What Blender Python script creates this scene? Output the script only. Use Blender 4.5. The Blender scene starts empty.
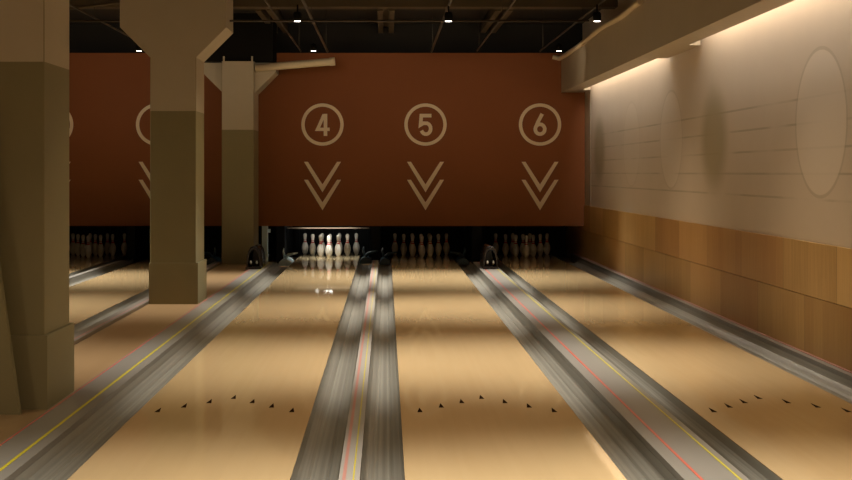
import bpy, bmesh, math, random
from mathutils import Vector, Matrix
random.seed(5)
S = bpy.context.scene
COL = S.collection

# ------------------------------------------------------------------ camera numbers
H = 1.456            # lens height above the lanes
F = 1263.0           # focal length in pixels of an 852 px wide frame
VX, VY = 386.0, 172.7
EOFL = 3.4           # foul line

# ------------------------------------------------------------------ materials
def rgb(c):
    return (c[0], c[1], c[2], 1.0)

def base_mat(name):
    m = bpy.data.materials.new(name)
    m.use_nodes = True
    nt = m.node_tree
    b = nt.nodes['Principled BSDF']
    return m, nt, b

class G:
    """small helper for node graphs"""
    def __init__(s, nt):
        s.nt = nt
    def n(s, t, **kw):
        x = s.nt.nodes.new(t)
        for k, v in kw.items():
            setattr(x, k, v)
        return x
    def put(s, sock, v):
        if isinstance(v, (int, float)):
            sock.default_value = v
        elif isinstance(v, tuple):
            sock.default_value = v
        else:
            s.nt.links.new(v, sock)
    def m(s, op, a, b=None, c=None, clamp=False):
        x = s.n('ShaderNodeMath', operation=op, use_clamp=clamp)
        s.put(x.inputs[0], a)
        if b is not None: s.put(x.inputs[1], b)
        if c is not None: s.put(x.inputs[2], c)
        return x.outputs[0]
    def smooth(s, v, e0, e1):
        x = s.n('ShaderNodeMapRange', interpolation_type='SMOOTHSTEP')
        s.put(x.inputs[0], v); x.inputs[1].default_value = e0; x.inputs[2].default_value = e1
        return x.outputs[0]
    def mix(s, f, a, b):
        x = s.n('ShaderNodeMix', data_type='RGBA')
        s.put(x.inputs[0], f); s.put(x.inputs[6], a); s.put(x.inputs[7], b)
        return x.outputs[2]
    def xyz(s):
        t = s.n('ShaderNodeTexCoord')
        q = s.n('ShaderNodeSeparateXYZ')
        s.nt.links.new(t.outputs['Object'], q.inputs[0])
        return t.outputs['Object'], q.outputs[0], q.outputs[1], q.outputs[2]
    def vec(s, x, y, z):
        q = s.n('ShaderNodeCombineXYZ')
        s.put(q.inputs[0], x); s.put(q.inputs[1], y); s.put(q.inputs[2], z)
        return q.outputs[0]
    def noise(s, v, scale, detail=3.0, rough=.5):
        x = s.n('ShaderNodeTexNoise')
        s.put(x.inputs['Vector'], v)
        x.inputs['Scale'].default_value = scale; x.inputs['Detail'].default_value = detail
        x.inputs['Roughness'].default_value = rough
        return x.outputs['Fac']
    def white(s, v):
        x = s.n('ShaderNodeTexWhiteNoise', noise_dimensions='3D')
        s.put(x.inputs['Vector'], v)
        return x.outputs['Value']

def paint(name, c, rough=.6, var=.08, scale=3.0, bump=.0, spec=.4):
    """painted / plastic surface with slight mottling"""
    m, nt, b = base_mat(name)
    g = G(nt)
    v, x, y, z = g.xyz()
    n = g.noise(v, scale, 5)
    lo = rgb([k*(1-var) for k in c]); hi = rgb([min(1, k*(1+var)) for k in c])
    g.put(b.inputs['Base Color'], g.mix(n, lo, hi))
    b.inputs['Roughness'].default_value = rough
    b.inputs['Specular IOR Level'].default_value = spec
    if bump:
        bn = g.n('ShaderNodeBump'); bn.inputs['Strength'].default_value = bump; bn.inputs['Distance'].default_value = .01
        g.put(bn.inputs['Height'], g.noise(v, 40, 4)); g.put(b.inputs['Normal'], bn.outputs[0])
    return m

def lane_wood(name, c1, c2, board=.0277, rough=.05, spec=.45):
    m, nt, b = base_mat(name)
    g = G(nt)
    v, x, y, z = g.xyz()
    xi = g.m('DIVIDE', x, board)
    idx = g.m('FLOOR', xi)
    yo = g.m('ADD', y, g.m('MULTIPLY', g.white(g.vec(idx, 3.0, 1.0)), 7.0))
    yi = g.m('FLOOR', g.m('DIVIDE', yo, 1.9))
    tone = g.white(g.vec(idx, yi, 0.0))
    grain = g.noise(g.vec(g.m('MULTIPLY', x, 6.0), g.m('MULTIPLY', y, .5), 0.0), 2.0, 2)
    blotch = g.noise(g.vec(x, g.m('MULTIPLY', y, .25), 0.0), 1.6, 2)
    f = g.m('ADD', g.m('ADD', g.m('MULTIPLY', tone, .14), g.m('MULTIPLY', grain, .36)), g.m('MULTIPLY', blotch, .5), clamp=True)
    col = g.mix(f, rgb(c1), rgb(c2))
    g.put(b.inputs['Base Color'], col)
    b.inputs['Roughness'].default_value = rough
    b.inputs['Specular IOR Level'].default_value = spec
    return m

def gutter_mat(name, c):
    m, nt, b = base_mat(name)
    g = G(nt)
    v, x, y, z = g.xyz()
    st = g.noise(g.vec(g.m('MULTIPLY', x, 60.0), g.m('MULTIPLY', y, .05), 0.0), 1.0, 3)
    big = g.noise(g.vec(x, g.m('MULTIPLY', y, .6), 0.0), 1.5, 3)
    f = g.m('ADD', g.m('MULTIPLY', st, .8), g.m('MULTIPLY', big, .2))
    g.put(b.inputs['Base Color'], g.mix(g.smooth(f, .3, .7), rgb([k*.72 for k in c]), rgb([k*1.25 for k in c])))
    b.inputs['Roughness'].default_value = .34
    b.inputs['Specular IOR Level'].default_value = .45
    return m

def wainscot_mat(name):
    m, nt, b = base_mat(name)
    g = G(nt)
    v, x, y, z = g.xyz()
    tier = g.m('GREATER_THAN', z, .48)
    yy = g.m('ADD', y, g.m('MULTIPLY', tier, .73))
    p = g.m('FLOOR', g.m('DIVIDE', yy, 1.26))
    tone = g.white(g.vec(p, tier, 4.0))
    p2 = g.m('FLOOR', g.m('DIVIDE', yy, .21))
    tone2 = g.white(g.vec(p2, tier, 9.0))
    tone3 = g.white(g.vec(p, tier, 14.0))
    grain = g.noise(g.vec(0.0, g.m('MULTIPLY', y, 28.0), g.m('MULTIPLY', z, 1.3)), 1.6, 5, .6)
    f = g.m('ADD', g.m('ADD', g.m('MULTIPLY', tone, .50), g.m('MULTIPLY', tone2, .14)), g.m('MULTIPLY', grain, .55))
    f = g.smooth(f, .05, 1.15)
    col = g.mix(f, rgb((.39, .22, .066)), rgb((.80, .54, .225)))
    col = g.mix(g.m('MULTIPLY', g.m('GREATER_THAN', tone3, .7), .35), col, rgb((.50, .22, .075)))
    col = g.mix(g.m('MULTIPLY', g.m('SUBTRACT', 1.0, tier), .30), col, rgb((.30, .155, .045)))      # the lower boards are a darker veneer
    seam = g.m('LESS_THAN', g.m('FRACT', g.m('DIVIDE', yy, 1.26)), .006)
    col = g.mix(g.m('MULTIPLY', seam, .5), col, rgb((.06, .03, .012)))
    g.put(b.inputs['Base Color'], col)
    b.inputs['Roughness'].default_value = .42
    b.inputs['Specular IOR Level'].default_value = .35
    return m

def mural_mat(name):
    """cream wall with a faint painted mural of discs and stave lines"""
    m, nt, b = base_mat(name)
    g = G(nt)
    v, x, y, z = g.xyz()
    def dist(yc, zc):
        dy = g.m('SUBTRACT', y, yc); dz = g.m('SUBTRACT', z, zc)
        return g.m('SQRT', g.m('ADD', g.m('MULTIPLY', dy, dy), g.m('MULTIPLY', dz, dz)))
    base = g.mix(g.noise(v, 2.2, 4), rgb((.66, .56, .45)), rgb((.72, .61, .49)))
    olive = rgb((.42, .35, .22)); pale = rgb((.78, .68, .565)); line = rgb((.42, .35, .235))
    z5 = g.m('DIVIDE', g.m('SUBTRACT', z, 1.245), .202)
    fr = g.m('ABSOLUTE', g.m('SUBTRACT', z5, g.m('ROUND', z5)))
    on = g.m('MULTIPLY', g.m('LESS_THAN', fr, .045), g.m('MULTIPLY', g.m('GREATER_THAN', z5, -.4), g.m('LESS_THAN', z5, 4.4)))
    wob = g.smooth(g.noise(g.vec(0.0, y, g.m('MULTIPLY', z, 3.0)), .9, 2), .33, .6)
    col = g.mix(g.m('MULTIPLY', g.m('MULTIPLY', on, wob), .62), base, line)
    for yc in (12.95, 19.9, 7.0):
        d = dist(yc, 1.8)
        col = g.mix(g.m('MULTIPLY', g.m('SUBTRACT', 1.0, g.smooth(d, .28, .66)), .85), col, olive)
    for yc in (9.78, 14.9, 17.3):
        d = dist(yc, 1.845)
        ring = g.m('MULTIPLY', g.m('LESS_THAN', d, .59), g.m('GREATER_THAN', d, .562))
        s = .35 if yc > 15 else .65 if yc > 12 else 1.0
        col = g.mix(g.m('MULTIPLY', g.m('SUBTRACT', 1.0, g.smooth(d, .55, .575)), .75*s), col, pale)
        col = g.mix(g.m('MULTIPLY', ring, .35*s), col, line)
    g.put(b.inputs['Base Color'], col)
    b.inputs['Roughness'].default_value = .6
    b.inputs['Specular IOR Level'].default_value = .3
    return m

def emit(name, c, k):
    m, nt, b = base_mat(name)
    b.inputs['Base Color'].default_value = rgb((.8, .8, .8))
    b.inputs['Emission Color'].default_value = rgb(c)
    b.inputs['Emission Strength'].default_value = k
    return m

M = {}
M['lane'] = lane_wood('lane_maple', (.495, .33, .155), (.60, .42, .215))
M['deck'] = lane_wood('pin_deck_maple', (.56, .43, .24), (.70, .56, .33), rough=.05)
M['strip'] = lane_wood('floor_wood', (.26, .155, .070), (.37, .235, .115), board=.07, rough=.28)
M['arrow'] = paint('dark_walnut_inlay', (.020, .008, .003), .9, spec=.0)
M['gutter'] = gutter_mat('grey_gutter_plastic', (.205, .185, .145))
M['cap'] = paint('grey_capping', (.215, .19, .155), .34, .06, 2.0)
M['cap_pale'] = paint('pale_grey_capping', (.33, .29, .24), .34, .06, 2.0)
M['red_line'] = paint('red_stripe', (.55, .10, .06), .35)
M['pink_line'] = paint('pink_stripe', (.44, .20, .15), .35)
M['yellow_line'] = paint('yellow_stripe', (.55, .45, .02), .35)
M['olive'] = paint('olive_paint', (.235, .202, .105), .55, .06, 4, .05)
M['cream'] = paint('cream_paint', (.50, .43, .32), .6, .05, 4, .05)
M['soffit'] = paint('soffit_paint', (.47, .395, .29), .6, .05, 3)
M['mask'] = paint('oxblood_panel', (.255, .085, .028), .6, .06, 1.3, spec=.2)
M['sign'] = paint('sand_sign', (.95, .79, .56), .5, .04)
M['black'] = paint('matt_black', (.010, .009, .008), .7, spec=.05)
M['pitblack'] = paint('pit_black', (.007, .008, .009), .5, spec=.1)
M['ceil'] = paint('dark_ceiling', (.013, .011, .009), .8)
M['beam'] = paint('brown_beam', (.085, .062, .036), .7)
M['pipe'] = paint('brown_conduit', (.055, .040, .027), .5)
M['conduit'] = paint('tan_conduit', (.74, .60, .40), .5)
M['teal'] = paint('teal_metal', (.03, .065, .08), .3)
M['blue'] = paint('pale_blue_metal', (.72, .90, .95), .35)
M['hood'] = paint('gloss_brown_hood', (.016, .010, .007), .22, spec=.4)
M['highlight'] = paint('highlight_pale', (.6, .55, .45), .2)  # pale colour for the modelled highlights on the hoods
M['pin'] = paint('pin_white', (.80, .76, .66), .25, .02)
M['pinred'] = paint('pin_red', (.55, .03, .04), .3)
M['wood_wall'] = wainscot_mat('oak_wainscot')
M['mural'] = mural_mat('mural_wall')
M['floor'] = paint('approach_floor', (.30, .18, .085), .35)
M['lens'] = emit('lamp_lens', (1, .93, .8), 9.0)
M['pinlamp'] = emit('pin_lamp', (1, .98, .92), 20.0)
M['cove'] = emit('cove_lamp', (1, .93, .82), 14.0)

# ------------------------------------------------------------------ mesh helpers
def box(bm, x0, x1, y0, y1, z0, z1, mi=0):
    vs = [bm.verts.new(p) for p in ((x0,y0,z0),(x1,y0,z0),(x1,y1,z0),(x0,y1,z0),(x0,y0,z1),(x1,y0,z1),(x1,y1,z1),(x0,y1,z1))]
    fs = [(0,3,2,1),(4,5,6,7),(0,1,5,4),(1,2,6,5),(2,3,7,6),(3,0,4,7)]
    out = []
    for f in fs:
        fc = bm.faces.new([vs[i] for i in f]); fc.material_index = mi; out.append(fc)
    return out

def prism_y(bm, pts, y0, y1, mi=0):
    """closed outline of (x, z) swept from y0 to y1"""
    a = [bm.verts.new((x, y0, z)) for x, z in pts]
    b = [bm.verts.new((x, y1, z)) for x, z in pts]
    n = len(pts); fs = []
    fs.append(bm.faces.new(a)); fs.append(bm.faces.new(b[::-1]))
    for i in range(n):
        j = (i+1) % n
        fs.append(bm.faces.new((a[j], a[i], b[i], b[j])))
    for f in fs: f.material_index = mi

def strip_y(bm, quads, y0, y1):
    """list of (x,z) 4-gons swept separately but welded"""
    for q in quads:
        prism_y(bm, q, y0, y1)

def prism_z(bm, pts, z0, z1):
    a = [bm.verts.new((x, y, z0)) for x, y in pts]
    b = [bm.verts.new((x, y, z1)) for x, y in pts]
    n = len(pts)
    bm.faces.new(a[::-1]); bm.faces.new(b)
    for i in range(n):
        j = (i+1) % n
        bm.faces.new((a[i], a[j], b[j], b[i]))

def lathe(bm, prof, cx, cy, cz, seg=24, mats=None):
    rings = []
    for r, z in prof:
        if r < 1e-6:
            rings.append([bm.verts.new((cx, cy, cz+z))])
        else:
            rings.append([bm.verts.new((cx+r*math.cos(2*math.pi*k/seg), cy+r*math.sin(2*math.pi*k/seg), cz+z)) for k in range(seg)])
    for i in range(len(rings)-1):
        a, b = rings[i], rings[i+1]
        for k in range(seg):
            l = (k+1) % seg
            if len(a) == 1: f = bm.faces.new((a[0], b[l], b[k]))
            elif len(b) == 1: f = bm.faces.new((a[k], a[l], b[0]))
            else: f = bm.faces.new((a[k], a[l], b[l], b[k]))
            f.smooth = True
            if mats: f.material_index = mats[i]

def tube(bm, pts, r, seg=12):
    pts = [Vector(p) for p in pts]
    rings = []
    for i, p in enumerate(pts):
        t = (pts[min(i+1, len(pts)-1)] - pts[max(i-1, 0)]).normalized()
        up = Vector((0, 0, 1)) if abs(t.z) < .95 else Vector((1, 0, 0))
        u = t.cross(up).normalized(); w = u.cross(t)
        rr = r[i] if isinstance(r, (list, tuple)) else r
        rings.append([bm.verts.new(p + rr*(math.cos(2*math.pi*k/seg)*u + math.sin(2*math.pi*k/seg)*w)) for k in range(seg)])
    for a, b in zip(rings, rings[1:]):
        for k in range(seg):
            l = (k+1) % seg
            f = bm.faces.new((a[k], a[l], b[l], b[k])); f.smooth = True
    bm.faces.new(rings[0][::-1]); bm.faces.new(rings[-1])

def bevel(bm, w, seg=2, angle=.6):
    es = [e for e in bm.edges if len(e.link_faces) == 2 and e.calc_face_angle(0) > angle]
    bmesh.ops.bevel(bm, geom=es, offset=w, segments=seg, affect='EDGES', profile=.5)

def worldloc(o):
    v = Vector((0, 0, 0))
    while o is not None:
        v = v + o.location; o = o.parent
    return v

def mk(name, bm, mats, parent=None, origin=None):
    """links the bmesh (given in world coordinates) as one mesh object"""
    bmesh.ops.recalc_face_normals(bm, faces=bm.faces)
    base = worldloc(parent) if parent else Vector((0, 0, 0))
    o0 = Vector(origin) if origin else base
    bmesh.ops.translate(bm, verts=bm.verts, vec=-o0)
    me = bpy.data.meshes.new(name)
    bm.to_mesh(me); bm.free()
    for m in (mats if isinstance(mats, (list, tuple)) else [mats]):
        me.materials.append(M[m])
    o = bpy.data.objects.new(name, me)
    COL.objects.link(o)
    if parent: o.parent = parent
    o.location = o0 - base
    return o

def tag(o, label, cat, group=None, kind=None):
    o['label'] = label; o['category'] = cat
    if group: o['group'] = group
    if kind: o['kind'] = kind
    return o

def thing(name, loc, label, cat, group=None):
    o = bpy.data.objects.new(name, None)
    o.empty_display_size = .2
    COL.objects.link(o)
    o.location = loc
    return tag(o, label, cat, group)

def struct(name, bm, mats):
    o = mk(name, bm, mats)
    o['kind'] = 'structure'
    return o
def B(): return bmesh.new()

# ------------------------------------------------------------------ layout
LANES = {2: (-5.640, -4.586), 3: (-4.040, -2.986), 4: (-1.512, -.455), 5: (.090, 1.143), 6: (1.885, 2.932)}
WALLX = 3.36
MASKY = 21.3
PITY = 23.5
LEFTX = -8.2
NEARY = -4.0
CEILZ = 4.0
HEADY = 21.69

# ---- setting
bm = B(); box(bm, LEFTX, WALLX, NEARY, EOFL, -.25, 0); box(bm, LEFTX, WALLX, EOFL, PITY, -.25, -.12)
struct('floor', bm, 'floor')
bm = B(); box(bm, LEFTX-.2, WALLX+.2, NEARY, PITY, CEILZ, CEILZ+.2)
struct('ceiling', bm, 'ceil')
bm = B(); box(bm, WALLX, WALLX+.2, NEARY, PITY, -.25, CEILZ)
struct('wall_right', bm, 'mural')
bm = B(); box(bm, LEFTX-.2, LEFTX, NEARY, PITY, -.25, CEILZ)
struct('wall_left', bm, 'olive')
bm = B(); box(bm, LEFTX, WALLX, MASKY, MASKY+.06, .557, 3.475)
struct('wall_back', bm, 'mask')
bm = B(); box(bm, LEFTX, WALLX, MASKY+.3, MASKY+.4, 3.3, CEILZ)
struct('wall_upper', bm, 'ceil')
bm = B(); box(bm, LEFTX, WALLX, PITY, PITY+.1, -.25, CEILZ)
struct('wall_pit', bm, 'pitblack')
# wood wainscot and ledge of the right wall
bm = B()
box(bm, WALLX-.022, WALLX, NEARY, PITY, .484, .908)
box(bm, WALLX-.020, WALLX, NEARY, PITY, -.02, .478)
struct('trim_1', bm, 'wood_wall')
bm = B(); box(bm, 3.262, WALLX-.02, EOFL, MASKY+1.0, -.12, .028); bevel(bm, .008)
o = struct('baseboard_right', bm, 'cap')
bm = B(); box(bm, 3.312, 3.332, EOFL, MASKY+1.0, .028, .034)
mk('stripe', bm, 'pink_line', o)
# wooden floor strip that carries the columns
bm = B(); box(bm, -2.635, -2.035, EOFL, 22.6, -.12, 0)
struct('trim_2', bm, 'strip')
# closing strip where the back panel meets the mural wall
bm = B(); box(bm, WALLX-.006, WALLX, 20.72, MASKY, .91, 2.80)
struct('trim_3', bm, 'soffit')

# ---- lanes
WORDS = {2: 'two', 3: 'three', 4: 'four', 5: 'five', 6: 'six'}
LANE_LABEL = {
    2: 'dark far left bowling lane beyond the one behind the columns',
    3: 'pale maple bowling lane seen between the two left columns',
    4: 'glossy maple bowling lane running to the lit white pins, under the number 4',
    5: 'glossy maple bowling lane in the middle, under the number 5',
    6: 'glossy maple bowling lane next to the oak-panelled wall, under the number 6'}
ARROWY = [7.75, 7.90, 8.05, 8.20, 8.05, 7.90, 7.75]
for n, (x0, x1) in LANES.items():
    c = (x0+x1)/2
    t = thing('bowling_lane', (c, EOFL, 0), LANE_LABEL[n], 'bowling lane', 'bowling lanes')
    bm = B(); box(bm, x0, x1, EOFL, 21.05, -.115, 0)
    mk('lane_bed', bm, 'lane', t)
    bm = B(); box(bm, x0, x1, 21.05, 22.85, -.115, 0)
    mk('pin_deck', bm, 'deck', t)
    if n in (4, 5, 6):
        for k in range(7):
            ax = c + (k-3)*.1365; ay = ARROWY[k]
            bm = B()
            prism_z(bm, [(ax-.016, ay-.070), (ax+.016, ay-.070), (ax+.010, ay-.01), (ax, ay+.075), (ax-.010, ay-.01)], 0.0, .0012)
            mk('arrow', bm, 'arrow', t)

# ---- gutters : one concave channel each
def gutter(x0, x1, label, y1=21.36, lip0=0.0, lip1=0.0):
    w = x1-x0; t = .012
    N = 16
    top = []
    for i in range(N+1):
        u = i/N
        z = -.004 - .082*math.sin(math.pi*min(1, max(0, u)))**.38
        if i in (5, 11): z -= .007
        top.append((x0+.001+u*(w-.002), z))
    bm = B()
    bot = [(top[-1][0], -.11), (top[0][0], -.11)]
    prism_y(bm, top + bot, EOFL, y1)
    o = mk('gutter', bm, 'gutter', None, ((x0+x1)/2, EOFL, -.11))
    return tag(o, label, 'gutter', 'lane gutters')
gutter(-4.275, -4.040, 'grey gutter along the left edge of the lane behind the columns')
gutter(-4.586, -4.351, 'grey gutter along the right edge of the dark far left lane')
gutter(-2.986, -2.752, 'grey gutter on the right of the lane behind the columns', 20.745)
gutter(-1.772, -1.512, 'grey gutter along the left edge of the lane with lit pins', 20.545)
gutter(-.455, -.222, 'grey gutter between the lit-pin lane and the narrow centre divider', 20.995)
gutter(-.122, .090, 'grey gutter between the narrow centre divider and the middle lane', 20.745)
gutter(1.143, 1.386, 'grey gutter along the right edge of the middle lane', 20.745)
gutter(1.690, 1.885, 'grey gutter along the left edge of the lane by the oak wall')
gutter(2.932, 3.260, 'grey gutter at the foot of the oak-panelled wall')

# ---- cappings (dividers) with coloured stripes
def capping(x0, x1, y1, label, stripes, mat='cap'):
    t = thing('lane_divider', ((x0+x1)/2, EOFL, -.11), label, 'lane divider', 'lane dividers')
    bm = B(); box(bm, x0+.001, x1-.001, EOFL, y1, -.11, .030); bevel(bm, .010, 2)
    mk('cap_rail', bm, mat, t)
    for nm, mt, xc, w in stripes:
        bm = B(); box(bm, xc-w/2, xc+w/2, EOFL, y1-.02, .0298, .0312)
        s = mk(nm, bm, mt, t); s['label'] = nm.replace('_', ' ')
    return t
capping(-4.351, -4.275, 20.6, 'narrow grey divider left of the lane behind the columns', [])
capping(-2.752, -2.636, 20.3, 'grey divider with red stripe on the left of the column strip', [('red_stripe', 'pink_line', -2.672, .014)])
capping(-2.034, -1.772, 20.2, 'wide grey divider with yellow stripe on the right of the columns', [('red_stripe', 'red_line', -2.018, .009), ('yellow_stripe', 'yellow_line', -1.850, .017)])
capping(-.222, -.122, 20.6, 'narrow grey divider with pink and yellow stripes in the centre', [('pink_stripe', 'pink_line', -.196, .016), ('yellow_stripe', 'yellow_line', -.152, .006)], 'cap_pale')
capping(1.386, 1.690, 20.2, 'wide grey divider with red and yellow stripes right of the middle lane', [('red_stripe', 'red_line', 1.468, .014), ('yellow_stripe', 'yellow_line', 1.648, .011)])

# ---- columns
CX0, CX1 = -2.615, -2.105
def column(y0, y1, label, plinth=True, rear=False):
    cx = (CX0+CX1)/2; t = thing('support_column', (cx, (y0+y1)/2, 0), label, 'column', 'square painted columns')
    top = 3.23 if rear else 2.735
    bm = B()
    zb = .456 if plinth else 0
    box(bm, CX0, CX1, y0, y1, zb, 2.14, 0)
    box(bm, CX0, CX1, y0, y1, 2.14, top, 1)
    bmesh.ops.remove_doubles(bm, verts=bm.verts, dist=1e-4)
    es = [e for e in bm.edges if abs(e.verts[0].co.z-e.verts[1].co.z) > .1]
    bmesh.ops.bevel(bm, geom=es, offset=.005, segments=1, affect='EDGES')
    mk('shaft', bm, ['olive', 'cream'], t)
    if plinth:
        bm = B(); box(bm, CX0-.010, CX1+.024, y0-.020, y1+.03, 0, .456); bevel(bm, .006, 1)
        mk('plinth', bm, 'olive', t)
    d = .335
    ya, yb = (y0+.16, y1-.05) if rear else (y0, y1)
    ztop = 3.22 if rear else CEILZ
    if not rear:
        bm = B()
        prism_y(bm, [(CX0, 2.735), (CX1, 2.735), (CX1+d, 2.735+d), (CX1+d, ztop), (CX0-d, ztop), (CX0-d, 2.735+d)], ya, yb)
        mk('capital', bm, 'cream', t)
    for sgn, xe in ((-1, CX0), (1, CX1)) if rear else ():
        bm = B()
        pts = [(xe, 2.735), (xe+sgn*d, 2.735+d), (xe+sgn*d, ztop), (xe, ztop)]
        prism_y(bm, pts, ya, yb)
        mk('haunch', bm, 'cream', t)
    if rear:
        bm = B(); box(bm, CX0-.3, CX1+.3, y0+.05, y1, 3.232, CEILZ)
        mk('upper_shaft', bm, 'black', t)
        for xx in (CX0+.02, CX1-.04):
            bm = B(); box(bm, xx, xx+.025, y0, y0+.03, 3.23, 3.31)
            mk('bracket', bm, 'cream', t)
    return t
column(7.78, 8.40, 'big square column nearest the camera at the left edge, olive below cream')
column(14.0, 14.62, 'square column with flared cream top and olive base, second from the camera')
column(20.1, 20.85, 'rear square column against the red wall, left of the number 4', plinth=False, rear=True)

# leaning board against the nearest column
bm = B()
prism_y(bm, [(-2.56, 0), (-2.205, 0), (-2.362, 1.10), (-2.56, 2.3)], 7.60, 7.645)
bevel(bm, .004, 1)
o = mk('leaning_board', bm, 'olive', None, (-2.4, 7.62, 0))
tag(o, 'olive slanted board standing in front of the nearest column', 'board')

# pipe from the rear column
def at(px, py, Y):
    return Vector(((px-VX)*Y/F, Y, H-(py-VY)*Y/F))
bm = B()
tube(bm, [at(255.2, 68.1, 20.17), at(292, 65.0, 20.17), at(329, 61.9, 20.17), at(330, 61.8, 20.17), at(335, 61.4, 20.17)], [.060, .060, .060, .066, .066], 16)
tag(mk('pipe', bm, 'conduit', None, at(255.2, 68.1, 20.17)), 'cream pipe sticking out sideways from top of the rear column', 'pipe')

# ---- soffit along the right wall, with the light slot
BX = 2.956; BZ = 2.809; BT = 3.44; SX = 3.208
t = thing('soffit', ((BX+WALLX)/2, 10, BZ), 'cream boxed soffit running along the top of the right wall', 'soffit')
bm = B(); prism_y(bm, [(BX, BZ), (SX, BZ), (SX, BZ+.03), (BX+.03, BZ+.03), (BX+.03, BT), (BX, BT)], NEARY, MASKY)
mk('fascia', bm, 'soffit', t)
bm = B(); box(bm, BX+.03, WALLX-.008, NEARY, MASKY, BT-.03, BT)
mk('top_board', bm, 'soffit', t)
for y0, y1 in ((13.4, 14.95), (20.6, MASKY)):
    bm = B(); box(bm, SX, WALLX-.022, y0, y1, BZ, BZ+.10)
    mk('closing_board', bm, 'soffit', t)
LIGHTS = []
for k, (y0, y1) in enumerate(((1.0, 13.1), (15.0, 20.55))):
    bm = B(); box(bm, 3.06, 3.32, y0, y1, BT-.055, BT-.03)
    o = mk('cove_light', bm, 'cove')
    tag(o, ['warm light strip hidden above the nearer stretch of the soffit slot', 'warm light strip hidden above the farther stretch of the soffit slot'][k], 'light', 'cove lights')
# flexible conduit on its edge
bm = B()
path = [(2.80, 21.22, 3.40)]
for px, z in ((560, 3.405), (568, 3.395), (578, 3.40), (588, 3.43), (598, 3.452), (606, 3.454), (614, 3.435), (622, 3.425), (630, 3.44), (636, 3.452), (641, 3.452)):
    path.append((2.916, 2.921*F/(px-VX), z-.035))
path = [tuple(path[0])] + [p for a_, b_ in zip(path[:-1], path[1:]) for p in (tuple((u+v)/2 for u, v in zip(a_, b_)), b_)]
tube(bm, path, .037, 10)
tag(mk('flexible_conduit', bm, 'conduit', None, path[0]), 'tan flexible conduit winding along the top edge of the soffit', 'conduit')

# ---- ceiling gear
def cb(name, bm, mat, origin, label, cat, group=None):
    return tag(mk(name, bm, mat, None, origin), label, cat, group)
bm = B(); box(bm, LEFTX, WALLX, 18.30, 18.58, 3.86, CEILZ)
cb('ceiling_beam', bm, 'beam', (0, 18.4, 3.9), 'brown beam crossing the dark ceiling from side to side', 'beam')
for x, l in ((-3.5, 'dark ceiling joist above the lane behind the columns'), (-1.80, 'dark ceiling joist right of the rear column'),
             (0.0, 'dark ceiling joist above the centre divider'), (1.74, 'dark ceiling joist above the wide striped divider')):
    bm = B()
    box(bm, x-.13, x-.045, 18.6, 21.58, 3.84, CEILZ); box(bm, x+.045, x+.13, 18.6, 21.58, 3.84, CEILZ); box(bm, x-.13, x+.13, 18.6, 21.58, 3.95, CEILZ)
    cb('ceiling_joist', bm, 'beam', (x, 20, 3.9), l, 'joist', 'ceiling joists')
bm = B(); tube(bm, [(-4.6, 14.3, 3.175), (2.3, 14.3, 3.175)], .012, 8)
cb('cross_conduit', bm, 'pipe', (-1, 14.3, 3.175), 'thin brown conduit hung level across the lanes below the ceiling', 'conduit')
# rails along the lanes
def rail(x, y0, y1, z, label, r=.018):
    bm = B(); tube(bm, [(x, y0, z), (x, y1, z)], r, 8)
    for yy in (y0+.4, (y0+y1)/2, y1-.4):
        tube(bm, [(x, yy, z), (x, yy, CEILZ)], .003, 6)
    cb('lighting_rail', bm, 'pipe', (x, y0, z), label, 'rail', 'hung lighting rails')
rail(-.90, 11.0, 19.4, 3.32, 'thin dark rail hung above the lane with lit pins')
rail(.70, 11.0, 19.4, 3.32, 'thin dark rail hung above the middle lane')
rail(2.36, 11.0, 19.4, 3.32, 'thin dark rail hung above the lane beside the oak wall', .012)
rail(-1.32, 11.0, 19.6, 3.34, 'thinner dark rail just left of the rail above lit pins', .012)
rail(1.40, 11.0, 19.4, 3.33, 'thinner dark rail between the middle lane and the soffit', .012)
rail(-3.51, 11.0, 19.4, 3.32, 'thin dark rail hung above the lane behind the columns', .012)
bm = B(); tube(bm, [at(60, 9.5, 15.5), at(100, 4.8, 15.5), at(140, -.5, 15.5)], .020, 8)
cb('sagging_cable', bm, 'beam', at(60, 9.5, 15.5), 'pale cable slung under the dark ceiling between the left columns', 'cable')

# ---- spotlights
def spot_lamp(x, y, z, parent=None, energy=430.0, half=33.5):
    energy *= 1.75 if y > 17 else 1.15 if y > 12 else 1.0
    l = bpy.data.lights.new('lane_spot', 'SPOT')
    l.energy = energy; l.color = (.97, .97, .94); l.spot_size = math.radians(2*half); l.spot_blend = 1.0
    l.shadow_soft_size = .06
    o = bpy.data.objects.new('lamp', l); COL.objects.link(o)
    if parent: o.parent = parent
    # aimed away from the wall, and the far rows away from the pins
    o.rotation_euler = (math.radians(-13 if y > 17 else -5 if y > 12 else 0), math.radians(11 if x > 2 else 0), 0)
    o.location = Vector((x, y, z)) - (worldloc(parent) if parent else Vector((0, 0, 0)))
    k = bpy.data.lights.new('spill_fill', 'SPOT')                   # added wide weak fill spot, lifts walls, columns and dark bands
    k.energy = (58 if y > 17 else 68); k.color = (1, .80, .54); k.spot_size = math.radians(84 if y > 17 else 122); k.spot_blend = .8; k.shadow_soft_size = .06
    q = bpy.data.objects.new('lamp', k); COL.objects.link(q)
    if parent: q.parent = parent
    q.location = o.location
    if x > 2: q.rotation_euler = (0, math.radians(18), 0)
    if y > 17:                                                       # added fill spot aimed sideways to brighten the back panel
        k = bpy.data.lights.new('panel_fill', 'SPOT')
        k.energy = 25; k.color = (1, .84, .62); k.spot_size = math.radians(92); k.spot_blend = 1.0; k.shadow_soft_size = .06
        q = bpy.data.objects.new('lamp', k); COL.objects.link(q)
        if parent: q.parent = parent
        q.location = o.location; q.rotation_euler = (math.radians(90), 0, 0)
    return o
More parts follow.
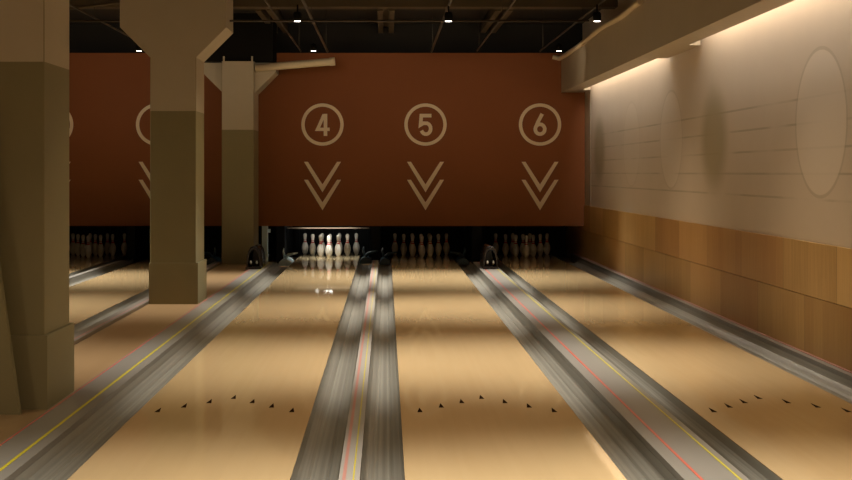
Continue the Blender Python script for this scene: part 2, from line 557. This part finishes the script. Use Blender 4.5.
def spotlight(x, y, z, label, railz=3.32, snoot=False):
    t = thing('track_spotlight', (x, y, z+.09), label, 'spotlight', 'lane spotlights')
    bm = B(); lathe(bm, [(0, .10), (.035, .10), (.046, .08), (.046, 0.0), (.040, 0.0), (.040, .012), (0, .012)], x, y, z, 20)
    mk('housing', bm, 'black', t)
    bm = B(); tube(bm, [(x, y, z+.095), (x, y, railz)], .009, 8)
    mk('stem', bm, 'black', t)
    bm = B()
    lathe(bm, [(.0, -.004), (.034, -.002), (.039, .003), (.039, .011), (0, .011)], x, y, z, 20)
    mk('lens', bm, 'lens', t)['label'] = 'glowing white lens'
    spot_lamp(x, y, z-.03, t)
R1, R2 = 18.15, 14.0
Z1, Z2 = 3.205, 3.135
SPOTS = [(-3.55, R1, 'lit spotlight at the left, beside the flared column top'),
         (-1.042, R1, 'lit spotlight farther back above the lane with lit pins'),
         (2.486, R1, 'lit spotlight by the far end of the soffit'),
         (-.981, R2, 'lit spotlight nearer the camera above the lane with lit pins'),
         (.693, R2, 'lit spotlight near the rail above the middle lane'),
         (2.339, R2, 'lit spotlight above the conduit at the soffit edge')]
for x, y, l in SPOTS:
    spotlight(x, y, Z1 if y == R1 else Z2, l)
spot_lamp(.62, R1, 3.27); spot_lamp(-5.1, R1, Z1); spot_lamp(-3.6, R2, Z2); spot_lamp(-5.1, R2, Z2)
for y in (9.7, 5.3, 1.0):
    for x in (-5.1, -3.51, -1.0, .66, 2.40):
        spot_lamp(x, y, 3.17)

# ---- wall signs
SY0, SY1 = MASKY-.006, MASKY
def ring(bm, cx, cz, ro, ri, seg=72):
    vs = []
    for k in range(seg):
        a = 2*math.pi*k/seg
        vs.append([bm.verts.new((cx+r*math.cos(a), y, cz+r*math.sin(a))) for r, y in ((ro, SY0), (ri, SY0), (ri, SY1), (ro, SY1))])
    for k in range(seg):
        a, b = vs[k], vs[(k+1) % seg]
        for i in range(4):
            j = (i+1) % 4
            bm.faces.new((a[i], a[j], b[j], b[i]))
def stroke(bm, pts, w, closed=False, y0=None):
    """thick polyline with mitred joints, standing proud of the wall"""
    n = len(pts); L = []; R = []
    P = [Vector((p[0], p[1])) for p in pts]
    for i in range(n):
        a = P[(i-1) % n] if (closed or i > 0) else None
        b = P[(i+1) % n] if (closed or i < n-1) else None
        d1 = (P[i]-a).normalized() if a is not None else None
        d2 = (b-P[i]).normalized() if b is not None else None
        if d1 is None: d1 = d2
        if d2 is None: d2 = d1
        n1 = Vector((-d1.y, d1.x)); n2 = Vector((-d2.y, d2.x))
        mm = (n1+n2).normalized(); k = w/2/max(.35, mm.dot(n1))
        L.append(P[i]+mm*k); R.append(P[i]-mm*k)
    ya = SY0 if y0 is None else y0
    q = [[bm.verts.new((l.x, ya, l.y)), bm.verts.new((r.x, ya, r.y)), bm.verts.new((r.x, SY1, r.y)), bm.verts.new((l.x, SY1, l.y))] for l, r in zip(L, R)]
    rng = range(n) if closed else range(n-1)
    for i in rng:
        a, b = q[i], q[(i+1) % n]
        for k in range(4):
            m_ = (k+1) % 4
            bm.faces.new((a[k], a[m_], b[m_], b[k]))
    if not closed:
        bm.faces.new(q[0]); bm.faces.new(q[-1][::-1])
def arc(cx, cz, rx, rz, a0, a1, n):
    return [(cx+rx*math.cos(math.radians(a0+(a1-a0)*i/n)), cz+rz*math.sin(math.radians(a0+(a1-a0)*i/n))) for i in range(n+1)]
def numeral(bm, n, cx, cz, h):
    def p(l): return [(cx+x*h, cz+z*h) for x, z in l]
    w = .165*h
    if n == 4:
        stroke(bm, p([(.075, .47), (-.225, -.20), (.325, -.20)]), w*.92)
        stroke(bm, p([(.135, .50), (.135, -.50)]), w, y0=SY0-.001)
    if n == 5:
        stroke(bm, p([(.27, .42), (-.19, .42), (-.225, .0), (-.10, .075)] + arc(.02, -.17, .215, .25, 75, -160, 12)), w)
    if n == 6:
        stroke(bm, p(arc(.0, -.195, .215, .222, 0, 345, 24)), w, closed=True)
        stroke(bm, p([(.10, .50), (-.10, .12), (-.205, -.13)]), w, y0=SY0-.001)
SIGNX = {2: -5.63, 3: -3.86, 4: -1.071, 5: .666, 6: 2.597}
for n, sx in SIGNX.items():
    if n > 3:
        lb = 'round sand-coloured sign with the number %d on the red wall' % n
    else:
        lb = {3: 'sand ring on the red wall half hidden behind the flared column', 2: 'sand ring on the red wall peeking out beside the nearest column'}[n]
    t = thing('lane_number_sign', (sx, MASKY, 2.27), lb, 'sign', 'lane number signs')
    bm = B(); ring(bm, sx, 2.268, .357, .300); mk('ring', bm, 'sign', t)
    if n > 3:
        bm = B(); numeral(bm, n, sx, 2.262, .372); mk('numeral', bm, 'sign', t)
    lb = {4: 'double chevron arrow on the red wall under the number 4', 5: 'double chevron arrow on the red wall under the number 5',
          6: 'double chevron arrow on the red wall under the number 6', 3: 'double chevron arrow partly hidden behind the flared column',
          2: 'double chevron arrow whose tips show beside the nearest column'}[n]
    t = thing('chevron_sign', (sx, MASKY, 1.3), lb, 'sign', 'chevron signs')
    for dz in (0, -.303):
        zt, zi, zo = 1.640+dz, 1.215+dz, 1.140+dz
        bm = B()
        pts = [(sx-.312, zt), (sx-.245, zt), (sx, zi+.045), (sx+.245, zt), (sx+.312, zt), (sx, zo-.015)]
        zs = SY0
        # two arms
        prism_y(bm, [pts[0], pts[1], pts[2], pts[5]], zs, SY1); prism_y(bm, [pts[2], pts[3], pts[4], pts[5]], zs, SY1)
        bmesh.ops.remove_doubles(bm, verts=bm.verts, dist=1e-5)
        mk('chevron', bm, 'sign', t)

# ---- pins
INCH = .0254
PROF = [(0, 0), (.90, 0), (1.016, .08), (1.414, .75), (1.953, 2.25), (2.255, 3.375), (2.383, 4.5), (2.282, 5.875), (1.852, 7.25), (1.236, 8.625),
        (1.08, 8.95), (.983, 9.375), (.899, 10.0), (.912, 10.4), (.935, 10.875), (1.047, 11.75), (1.203, 12.625), (1.274, 13.5), (1.20, 14.1), (.95, 14.6), (.55, 14.92), (0, 15.0)]
PR = [(r*INCH, z*INCH) for r, z in PROF]
PM = []
for i in range(len(PROF)-1):
    zm = (PROF[i][1]+PROF[i+1][1])/2
    PM.append(1 if (8.6 < zm < 9.3 or 9.9 < zm < 10.6) else 0)
bm = B(); lathe(bm, PR, 0, 0, 0, 28, PM)
pin0 = mk('bowling_pin', bm, ['pin', 'pinred'])
first = [True]
ROWN = {0: ['head pin'], 1: ['left pin of second row', 'right pin of second row'],
        2: ['left pin of third row', 'middle pin of third row', 'right pin of third row'],
        3: ['leftmost of back row', 'second from left in back row', 'second from right in back row', 'rightmost of back row']}
RACK = {2: 'in far left dark rack', 4: 'in lit rack under number 4', 5: 'in dim rack under number 5', 6: 'in dark rack under number 6'}
for n in (4, 5, 6, 2):
    c = sum(LANES[n])/2
    for row in range(4):
        for k in range(row+1):
            if first[0]: o = pin0; first[0] = False
            else:
                o = pin0.copy(); COL.objects.link(o)
            o.location = (c + (k-row/2)*.3048, HEADY + row*.264, 0)
            tag(o, 'white pin, %s %s' % (ROWN[row][k], RACK[n]), 'bowling pin', 'bowling pins under number %d' % n if n > 2 else 'bowling pins at far left')

# ---- pin machines and pit dividers
for n in (2, 3, 4, 5, 6):
    x0, x1 = LANES[n]
    c = (x0+x1)/2
    lb = {2: 'black pin machine at the end of the dark far left lane', 3: 'black pin machine behind the flared column',
          4: 'black pin machine over the lit pins', 5: 'black pin machine at the end of the middle lane', 6: 'black pin machine beside the oak wall'}[n]
    t = thing('pinsetter', (c, 22.6, -.12), lb, 'pin machine', 'pin machines')
    bm = B(); box(bm, x0-.17, x1+.16, MASKY+.62, PITY-.02, .70, 1.25); bevel(bm, .02)
    mk('housing', bm, 'pitblack', t)
    bm = B(); box(bm, x0-.16, x1+.16, PITY-.14, PITY-.08, -.10, .70)
    for k in range(7):
        xx = x0-.1 + k*(x1-x0+.2)/6
        box(bm, xx-.012, xx+.012, PITY-.16, PITY-.14, -.10, .70)
    mk('pit_curtain', bm, 'pitblack', t)
    bm = B(); box(bm, x0-.18, x1+.17, 21.56, 21.59, .500, .522); bevel(bm, .005)
    mk('sweep_bar', bm, 'beam' if n == 4 else 'black', t)
def divider(x0, x1, label, post=None):
    t = thing('pit_divider', ((x0+x1)/2, 22.2, -.12), label, 'divider', 'pit dividers')
    bm = B(); box(bm, x0, x1, 21.44 if post else 21.37, 23.3, -.115, .68)
    for k in range(5):
        yy = 21.72 + k*.34
        box(bm, x0-.010, x1+.010, yy, yy+.05, 0.02, .66)
    mk('side_board', bm, 'pitblack', t)
    if post:
        bm = B(); box(bm, post[0], post[1], 21.365, 21.415, -.115, .62); bevel(bm, .008)
        mk('post', bm, 'blue', t)['label'] = 'pale blue metal post'
        bm = B(); box(bm, post[0], post[1]+.04, 21.415, 21.445, .44, .50)
        mk('bracket', bm, 'blue', t)
divider(-4.37, -4.25, 'black pit divider between the two far left lanes')
divider(-2.76, -2.66, 'black pit divider just left of the rear column')
divider(-1.86, -1.72, 'black pit divider with pale blue post right of the rear column', (-2.10, -2.00))
divider(-.245, -.10, 'black pit divider right of the lit pins')
divider(1.45, 1.63, 'black pit divider behind the glossy hood on the wide striped divider')

# gutter ends : teal guards curling up where the gutters leave the lanes
def guard(xa, xb, inward, label, mat='teal', yy=20.75, ln=.55):
    t = thing('gutter_guard', ((xa+xb)/2, yy, -.03), label, 'gutter guard', 'teal gutter guards')
    w = xb-xa
    bm = B()
    pts = arc((xa+xb)/2, -.06, w/2-.012, .11, 0, 180, 10)
    prism_y(bm, pts, yy, yy+ln); bevel(bm, .012, 2)
    mk('cover', bm, mat, t)
    bm = B()
    x_ = (xa+xb)/2
    tube(bm, [(x_, yy+.12, .06), (x_+inward*.05, yy+.10, .115), (x_+inward*.13, yy+.06, .135), (x_+inward*.20, yy+.02, .15)], [.030, .026, .020, .012], 10)
    mk('horn', bm, mat, t)
    bm = B()
    tube(bm, [(x_-inward*.02, yy+.16, .06), (x_-inward*.04, yy+.16, .16), (x_-inward*.035, yy+.17, .22)], [.022, .016, .008], 8)
    mk('fin', bm, mat, t)
guard(-1.772, -1.512, 1, 'blue-grey guard rounded over the gutter left of the lit pins', 'blue', 20.55)
guard(-.455, -.222, 1, 'blue-grey guard over the gutter right of the lit pins', 'teal', 21.0, .36)
guard(-.122, .090, 1, 'teal guard over the gutter left of the dim rack under number 5')
guard(1.143, 1.386, -1, 'teal guard with upturned horn right of the dim rack under number 5')
guard(-2.986, -2.752, -1, 'blue guard over the gutter left of the rear column')

# ball return hoods
def hood(cx, cy, label):
    t = thing('ball_return_hood', (cx, cy, .03), label, 'hood', 'ball return hoods')
    w = .108
    prof = [(-w, .033), (-w*1.0, .12), (-w*.93, .22), (-w*.74, .30), (-w*.40, .355), (0, .372), (w*.40, .355), (w*.74, .30), (w*.93, .22), (w, .12), (w, .033)]
    inn = [(x*.80, .03 + (z-.03)*.84) for x, z in prof]
    bm = B()
    n = len(prof)
    y0, y1 = cy, cy+.75
    rings = [[bm.verts.new((cx+x, y, z)) for x, z in P] for P, y in ((prof, y0), ([(x*.96, .03+(z-.03)*.97) for x, z in prof], y1), (inn, y0), ([(x*.9, z) for x, z in inn], y0+.55))]
    for a, b in ((rings[0], rings[1]), (rings[0], rings[2]), (rings[2], rings[3])):
        for i in range(n-1):
            f = bm.faces.new((a[i], a[i+1], b[i+1], b[i])); f.smooth = True
    bm.faces.new(rings[1]); bm.faces.new(rings[3])
    mk('shell', bm, 'hood', t)
    bm = B(); box(bm, cx-w*1.06, cx+w*1.06, cy-.05, cy+.04, .033, .064); bevel(bm, .01)
    mk('sill', bm, 'hood', t)
    for s in (-1, 1):
        bm = B(); lathe(bm, [(0, 0), (.012, .004), (.016, .02), (.012, .045), (0, .055)], cx+s*.045, cy+.03, .10, 14)
        mk('highlight_bead', bm, 'highlight', t)  # pale beads modelled in place of the two highlights on the gloss
hood(-1.96, 18.7, 'glossy dark hood with two bright highlight beads at foot of the rear column')
hood(1.55, 18.7, 'glossy dark hood with two bright highlight beads on the wide red-striped divider')

# pin lamps behind the back panel
def pin_lamp(c, label, e, dx=0.0, w=.15, lit=True):
    t = thing('pin_lamp', (c+dx, 21.46, .66), label, 'lamp', 'pin deck lamps')
    bm = B(); box(bm, c+dx-w/2-.02, c+dx+w/2+.02, 21.36, 21.50, .605, .66)
    mk('housing', bm, 'black', t)
    bm = B(); box(bm, c+dx-w/2, c+dx+w/2, 21.385, 21.495, .566, .605)
    mk('diffuser', bm, 'pinlamp', t)
pin_lamp(-.983, 'small white lamp tucked behind the red wall above the lit pins', 1)
pin_lamp(-.983, 'tiny white lamp left of the one above the lit pins', 1, -.19, .05)
l = bpy.data.lights.new('deck', 'AREA'); l.shape = 'RECTANGLE'; l.size = .9; l.size_y = .04; l.energy = 6.5; l.color = (1, .98, .90)
o = bpy.data.objects.new('lamp', l); COL.objects.link(o); o.location = (-.983, 21.44, .60); o.rotation_euler = (math.radians(14), 0, 0)

# ---- world and camera
w = bpy.data.worlds.new('dim'); S.world = w; w.use_nodes = True
w.node_tree.nodes['Background'].inputs[0].default_value = (1, .64, .36, 1)
w.node_tree.nodes['Background'].inputs[1].default_value = .42
cam = bpy.data.cameras.new('camera'); co = bpy.data.objects.new('camera', cam); COL.objects.link(co)
co.location = (0, 0, H); co.rotation_euler = (math.radians(90), 0, 0)
cam.sensor_width = 36; cam.lens = F/852*36
cam.shift_x = (426-VX)/852; cam.shift_y = -(240-VY)/852
cam.clip_end = 100
S.camera = co
S.view_settings.view_transform = 'Standard'
S.view_settings.look = 'None'
S.view_settings.exposure = 0.0
S.view_settings.gamma = 1.0
S.view_settings.use_curve_mapping = False
S.cycles.caustics_reflective = False
S.cycles.caustics_refractive = False
S.cycles.sample_clamp_indirect = 2.0
S.cycles.blur_glossy = 0.6
